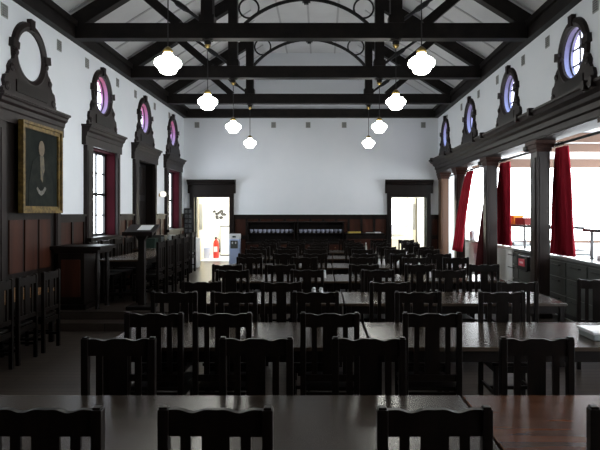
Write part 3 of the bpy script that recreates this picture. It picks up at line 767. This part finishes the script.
for k in range(7):
    D = [.95,1.0,.94,.95,.95,.95,.95][k]
    for side, (a, b) in enumerate(((leftX[k], joint[k]-.008), (joint[k]+.008, rightX[k]))):
        t = build_table(b-a, D, M['tabletop_red'] if (side and k in (0,)) else M['tabletop'],
            'long dark polished dining table, %s one in the %s row' % (('left','right')[side], rows[k]), 'long dining tables in rows')
        t.location = ((a+b)/2, near[k]+D/2, 0)
    for n, x in enumerate(sorted(clear(x, k) for x in NEAR[k])):
        chair(x, NB[k]+(R.uniform(-.03,.03) if k > 1 else 0), R.uniform(-.03,.03), 'dark wooden chair, near side of the %s table row, %s from the left' % (rows[k], cnt[n]), 'dark wooden chairs at the long tables')
    for n, x in enumerate(sorted(clear(x, k) for x in FAR[k])):
        chair(x, FB[k]+(R.uniform(-.03,.03) if k > 1 else 0), PI+R.uniform(-.03,.03), 'dark wooden chair, far side of the %s table row, %s from the left' % (rows[k], cnt[n]), 'dark wooden chairs at the long tables')
# aisle chairs at the right
chair(3.16, 6.42, -.15, 'dark wooden chair standing askew at the right edge, past the third row', 'loose chairs')
chair(3.4, 2.35-.1, -.2, 'dark wooden chair cut off by the bottom right corner of the photo', 'loose chairs') if False else None
# left wall table (honey end) with chairs
t = build_table(.62, 2.6, M['honey'], 'honey coloured table end beside the left wall chairs', None)
t.location = (-4.05, 6.6, 0)
for i, y in enumerate((5.72, 6.25, 6.8, 7.4)):
    chair(-3.58, y, PI/2, 'dark wooden chair at the left wall table, %s from the camera' % ordn[i], 'chairs at the left wall table')
# dais tables
for i, (x, y, l) in enumerate(((-3.48, 10.95, 2.7), (-3.96, 13.85, 2.6))):
    t = build_table(.7, l, M['tabletop'], ['dark table on the platform behind the lectern', 'dark table on the platform carrying boxes near the far door'][i], 'platform tables'); t.location = (x, y, DZ)
    for n, dy in enumerate((-.93,-.34,.28,.88)):
        chair(x+(.6 if i == 0 else .57), y+dy, PI/2, 'dark wooden chair on the aisle side of the %s platform table, %s along' % (('nearer','farther')[i], cnt[n]), 'chairs on the platform', DZ)
        if i == 0: chair(x-.61, y+dy, -PI/2, 'dark wooden chair on the wall side of the %s platform table, %s along' % (('nearer','farther')[i], cnt[n]), 'chairs on the platform', DZ)

# pedestal console on the dais
t = thing('console_table', 'heavy dark wooden console on the platform below the portrait', 'console', (-3.98, 9.25, DZ))
obj('top_slab', BX(-.36,.46,-.36,.3,.96,1.02), M['wood'], t, bevel=.01)
bm = bmesh.new(); box(bm, -.32,.4,-.3,.26,.9,.96); obj('moulding', bm, M['wood'], t, bevel=.01)
obj('body', BX(-.26,.16,-.26,.22,.08,.9), M['wood'], t); obj('foot', BX(-.3,.2,-.3,.26,0,.08), M['wood'], t)
bm = bmesh.new(); box(bm, -.2,.1,-.275,-.26,.2,.8); obj('front_panel', bm, M['redwood'], t)
bm = bmesh.new(); tube(bm, [(.36,-.22,.9),(.36,-.22,.6),(.36,-.22,.1),(.36,-.22,0)], [.03,.045,.03,.04], 10); obj('leg', bm, M['wood'], t)
bm = bmesh.new(); tube(bm, [(.36,.18,.9),(.36,.18,.6),(.36,.18,.1),(.36,.18,0)], [.03,.045,.03,.04], 10); obj('leg', bm, M['wood'], t)
# lectern
t = thing('lectern', 'dark lectern with sloping top at the platform edge', 'lectern', (-2.93, 9.12, DZ))
bm = bmesh.new(); prism(bm, [(-.26,1.2),(.22,1.32),(.24,1.36),(-.28,1.23)], lambda u,v,q: (q, u*.8, v), -.24, .24); obj('sloping_top', bm, M['wood'], t)
bm = bmesh.new(); box(bm, -.24,.24,-.25,-.22,1.19,1.25); obj('ledge', bm, M['wood'], t)
bm = bmesh.new(); prism(bm, [(-.05,0),(.05,0),(.05,1.1),(.13,1.25),(-.13,1.25),(-.05,1.1)], lambda u,v,q: (u, q, v), -.05, .05); obj('stem', bm, M['wood'], t)
obj('base', BX(-.2,.2,-.2,.2,0,.06), M['wood'], t, bevel=.01)
bm = bmesh.new(); prism(bm, [(-.16,1.262),(.12,1.332),(.12,1.337),(-.16,1.267)], lambda u,v,q: (q, u*.8, v+.012), -.04, .17); tag(obj('paper_sheet', bm, M['paper']), 'white sheet of paper lying on the lectern top', 'paper').location = (-2.93, 9.12, DZ)
# boxes on the farther dais table
zt_ = DZ+.75
for i, (x, y, a, b, h, m, nm, lab) in enumerate(((-3.95,13.0,.22,.28,.2,'green','carton','dark green box nearest on the platform table'), (-3.9,13.45,.3,.3,.27,'black','microwave','black microwave oven on the platform table between boxes'), (-3.95,13.95,.2,.26,.14,'green','carton','low dark green box behind the microwave'), (-3.85,14.35,.14,.14,.22,'white','carton','small upright white box on the platform table'), (-3.95,14.75,.24,.22,.16,'paper','carton','white box farthest along the platform table'))):
    t = thing(nm, lab, 'microwave' if nm == 'microwave' else 'box', (x, y, zt_))
    obj('body', BX(-a/2,a/2,-b/2,b/2,0,h), M[m], t, bevel=.006)
    if nm == 'microwave':
        obj('door', BX(-a/2+.01,a/2-.08,-b/2-.012,-b/2,.02,h-.02), M['counter'], t); obj('feet_strip', BX(a/2-.07,a/2-.01,-b/2-.008,-b/2,.03,h-.03), M['steel'], t)
    else: obj('lid', BX(-a/2-.005,a/2+.005,-b/2-.005,b/2+.005,h,h+.015), M[m], t)

# far wall dressers with cups --------------------------------------------------
def dresser(x0, x1, lab):
    w = (x1-x0)/2; t = thing('dresser', lab, 'dresser', ((x0+x1)/2, YF-.06, 0))
    obj('carcass', BX(-w, w, -.5, 0, .08, .86), M['wood'], t); obj('plinth', BX(-w+.03, w-.03, -.46, 0, 0, .08), M['black'], t)
    obj('worktop', BX(-w-.02, w+.02, -.54, 0, .86, .9), M['wood'], t, bevel=.005)
    bm = bmesh.new(); box(bm, -w, w, -.03, 0, .9, 1.5); box(bm, -w, -w+.03, -.3, 0, .9, 1.5); box(bm, w-.03, w, -.3, 0, .9, 1.5); obj('rack_back', bm, M['wood'], t)
    obj('shelf', BX(-w+.03, w-.03, -.3, -.03, 1.15, 1.18), M['wood'], t); obj('rack_top', BX(-w-.02, w+.02, -.33, 0, 1.5, 1.54), M['wood'], t)
    for k in range(3):
        a = -w+.03+k*(2*w-.06)/3; b = a+(2*w-.06)/3-.02
        d = obj('door', BX(a, b, -.52, -.5, .12, .62), M['redwood'], t)
        bm = bmesh.new(); lathe(bm, [(.008,0),(.008,-.015),(.016,-.02),(.012,-.032)], 10, (b-.05,-.52,.45), 'y'); obj('knob', bm, M['brass'], d)
        d = obj('drawer', BX(a, b, -.52, -.5, .66, .83), M['redwood'], t)
        bm = bmesh.new(); lathe(bm, [(.008,0),(.008,-.015),(.016,-.02),(.012,-.032)], 10, ((a+b)/2,-.52,.745), 'y'); obj('knob', bm, M['brass'], d)
dresser(-2.32, -.84, 'dark dresser under the first row of white cups, left of centre')
dresser(-.78, .68, 'dark dresser under the second row of white cups, by the yellow tray')
cup0 = None
for g, (x0, n, nm) in enumerate(((-2.2, 10, 'left'), (-.66, 10, 'right'))):
    for k in range(n):
        x = x0+k*.137
        lab = 'white cup on the %s dresser shelf, %s from the left' % (nm, ordn[k].replace('nearest','first'))
        if cup0 is None:
            cup0 = thing('cup', lab, 'cup', (x, YF-.24, 1.18), group='white cups on the dresser shelves')
            M['cup'] = mat('bluish_china', (.3,.32,.42), .3)
            bm = bmesh.new(); lathe(bm, [(.022,0),(.03,.01),(.045,.05),(.056,.11),(.05,.11),(.04,.05),(.02,.015)], 14); obj('bowl', bm, M['cup'], cup0, smooth=True)
            bm = bmesh.new(); tube(bm, [(.05,0,.085),(.075,0,.08),(.075,0,.045),(.042,0,.04)], .006, 6); obj('handle', bm, M['cup'], cup0)
        else: dup(cup0, (x, YF-.24, 1.18), 0, lab)
t = thing('sideboard', 'dark sideboard left of the right doorway with papers and yellow tray', 'sideboard', (1.32, YF-.06, 0))
obj('carcass', BX(-.58,.58,-.5,0,.1,1.14), M['wood'], t); obj('top', BX(-.6,.6,-.54,0,1.14,1.18), M['wood'], t, bevel=.005)
for s in (-1,1):
    d = obj('door', BX(*sorted((s*.01,s*.56)),-.52,-.5,.14,1.0), M['redwood'], t); bm = bmesh.new(); lathe(bm, [(.008,0),(.016,-.02),(.012,-.03)], 10, (s*.06,-.52,.6), 'y'); obj('knob', bm, M['brass'], d)
    bm = bmesh.new(); box(bm, s*.5-.03, s*.5+.03, -.46,-.1,0,.1); obj('leg', bm, M['wood'], t)
bm = bmesh.new(); box(bm, -.2,.2,-.14,.14,0,.02); box(bm,-.2,-.18,-.14,.14,.02,.05); box(bm,.18,.2,-.14,.14,.02,.05); box(bm,-.2,.2,-.14,-.12,.02,.05); o = obj('tray', bm, M['yellow']); o.location = (1.0, YF-.33, 1.18); tag(o, 'yellow tray on the dark sideboard', 'tray')
for i, (x, w) in enumerate(((1.5,.14),(1.72,.1))):
    o = obj('folded_paper', BX(-w,w,-.1,.1,0,.02+.01*i), M['paper'] if i else M['vent'], bevel=.002); o.location = (x, YF-.35, 1.18); tag(o, ['folded grey papers in the middle of the sideboard top','folded white papers at the right end of the sideboard'][i], 'paper')

# tableware ------------------------------------------------------------------
t = thing('covered_dish', 'grey lidded serving dish with white knot handle on the second table row', 'dish', (2.42, 4.72, .75))
bm = bmesh.new(); box(bm, -.2,.2,-.14,.14,0,.05); obj('dish', bm, M['greyceramic'], t, bevel=.015)
bm = bmesh.new(); box(bm, -.21,.21,-.15,.15,.05,.075); obj('lid', bm, M['ceramic'], t, bevel=.01)
bm = bmesh.new(); tube(bm, [(-.05+.1*q/8,0,.075+.045*math.sin(PI*q/8)) for q in range(9)], .014, 8); obj('handle', bm, M['ceramic'], t, smooth=True)
SH = None
def shaker(x, y, lab):
    global SH
    if SH: return dup(SH, (x, y, .75), 0, lab)
    SH = thing('salt_shaker', lab, 'shaker', (x, y, .75), group='white shakers on the dining tables')
    bm = bmesh.new(); lathe(bm, [(.028,0),(.03,.01),(.027,.06),(.02,.1),(.02,.105)], 14); obj('body', bm, M['ceramic'], SH, smooth=True)
    bm = bmesh.new(); lathe(bm, [(.022,.1),(.022,.118),(.012,.128)], 12); obj('cap', bm, M['steel'], SH, smooth=True)
    return SH
for k, x, dy in ((2,-.1,.45),(2,.95,.5),(3,-.05,.45),(3,1.75,.5),(4,-.4,.4),(4,1.15,.5),(5,.0,.5),(5,1.9,.45),(6,.9,.5),(6,-.8,.5)):
    for j in (0,1):
        shaker(x+j*.09, near[k]+dy, '%s white shaker of the pair on the %s table row, %s' % (('left','right')[j], rows[k], 'left table' if x < joint[k] else 'right table'))
BT = None
for i, (k, x, dy) in enumerate(((3, 1.58, .5), (5, 1.3, .4), (6, 1.2, .4), (4, .9, .45))):
    lab = 'slim clear glass bottle with white cap on the %s table row' % rows[k]
    if BT: dup(BT, (x, near[k]+dy, .75), 0, lab)
    else:
        BT = thing('sauce_bottle', lab, 'bottle', (x, near[k]+dy, .75), group='bottles on the dining tables')
        bm = bmesh.new(); lathe(bm, [(.03,0),(.033,.01),(.033,.12),(.015,.17),(.013,.21)], 14); obj('body', bm, mat('pale_bottle', (.35,.37,.33), .15), BT, smooth=True)
        bm = bmesh.new(); lathe(bm, [(.016,.205),(.016,.235),(.01,.24)], 12); obj('cap', bm, M['ceramic'], BT)
t = thing('cloche', 'white domed food cover on the sixth table row, right table', 'food cover', (1.62, near[4]+.5, .75))
bm = bmesh.new(); lathe(bm, [(.13,0),(.13,.02),(.11,.07),(.07,.1),(.02,.115)], 20); obj('dome', bm, M['ceramic'], t, smooth=True)
bm = bmesh.new(); lathe(bm, [(.01,.11),(.018,.13),(.008,.145)], 10); obj('knob', bm, M['steel'], t)
t['label'] = 'white domed food cover on the fifth table row, right table'

# ------------------------------------------------------------------ lights
def area(name, loc, rot, sx, sy, e, col):
    l = bpy.data.lights.new(name, 'AREA'); l.shape = 'RECTANGLE'; l.size = sx; l.size_y = sy; l.energy = e; l.color = col
    o = bpy.data.objects.new(name, l); C.objects.link(o); o.location = loc; o.rotation_euler = rot; return o
area('corridor_light', (-2.9, YF+1.6, 2.95), (0,0,0), 1.8, 1.8, 170, (1,.96,.84))
area('lobby_light', (2.6, YF+2.6, 2.95), (0,0,0), 2, 3, 170, (1,.98,.92))

w = bpy.data.worlds.new('world'); bpy.context.scene.world = w; w.use_nodes = True
w.node_tree.nodes['Background'].inputs[0].default_value = (.8,.88,1,1); w.node_tree.nodes['Background'].inputs[1].default_value = .6

# ------------------------------------------------------------------ camera
cam = bpy.data.cameras.new('camera'); co = bpy.data.objects.new('camera', cam); C.objects.link(co)
co.location = (0, 0, 1.8); co.rotation_euler = (PI/2, 0, 0)
cam.sensor_width = 36; cam.lens = 36*560/600; cam.shift_x = -22/600; cam.shift_y = -12/600; cam.clip_start = .05; cam.clip_end = 200
bpy.context.scene.camera = co
vs = bpy.context.scene.view_settings; vs.view_transform = 'Standard'; vs.look = 'None'; vs.exposure = 0; vs.gamma = 1
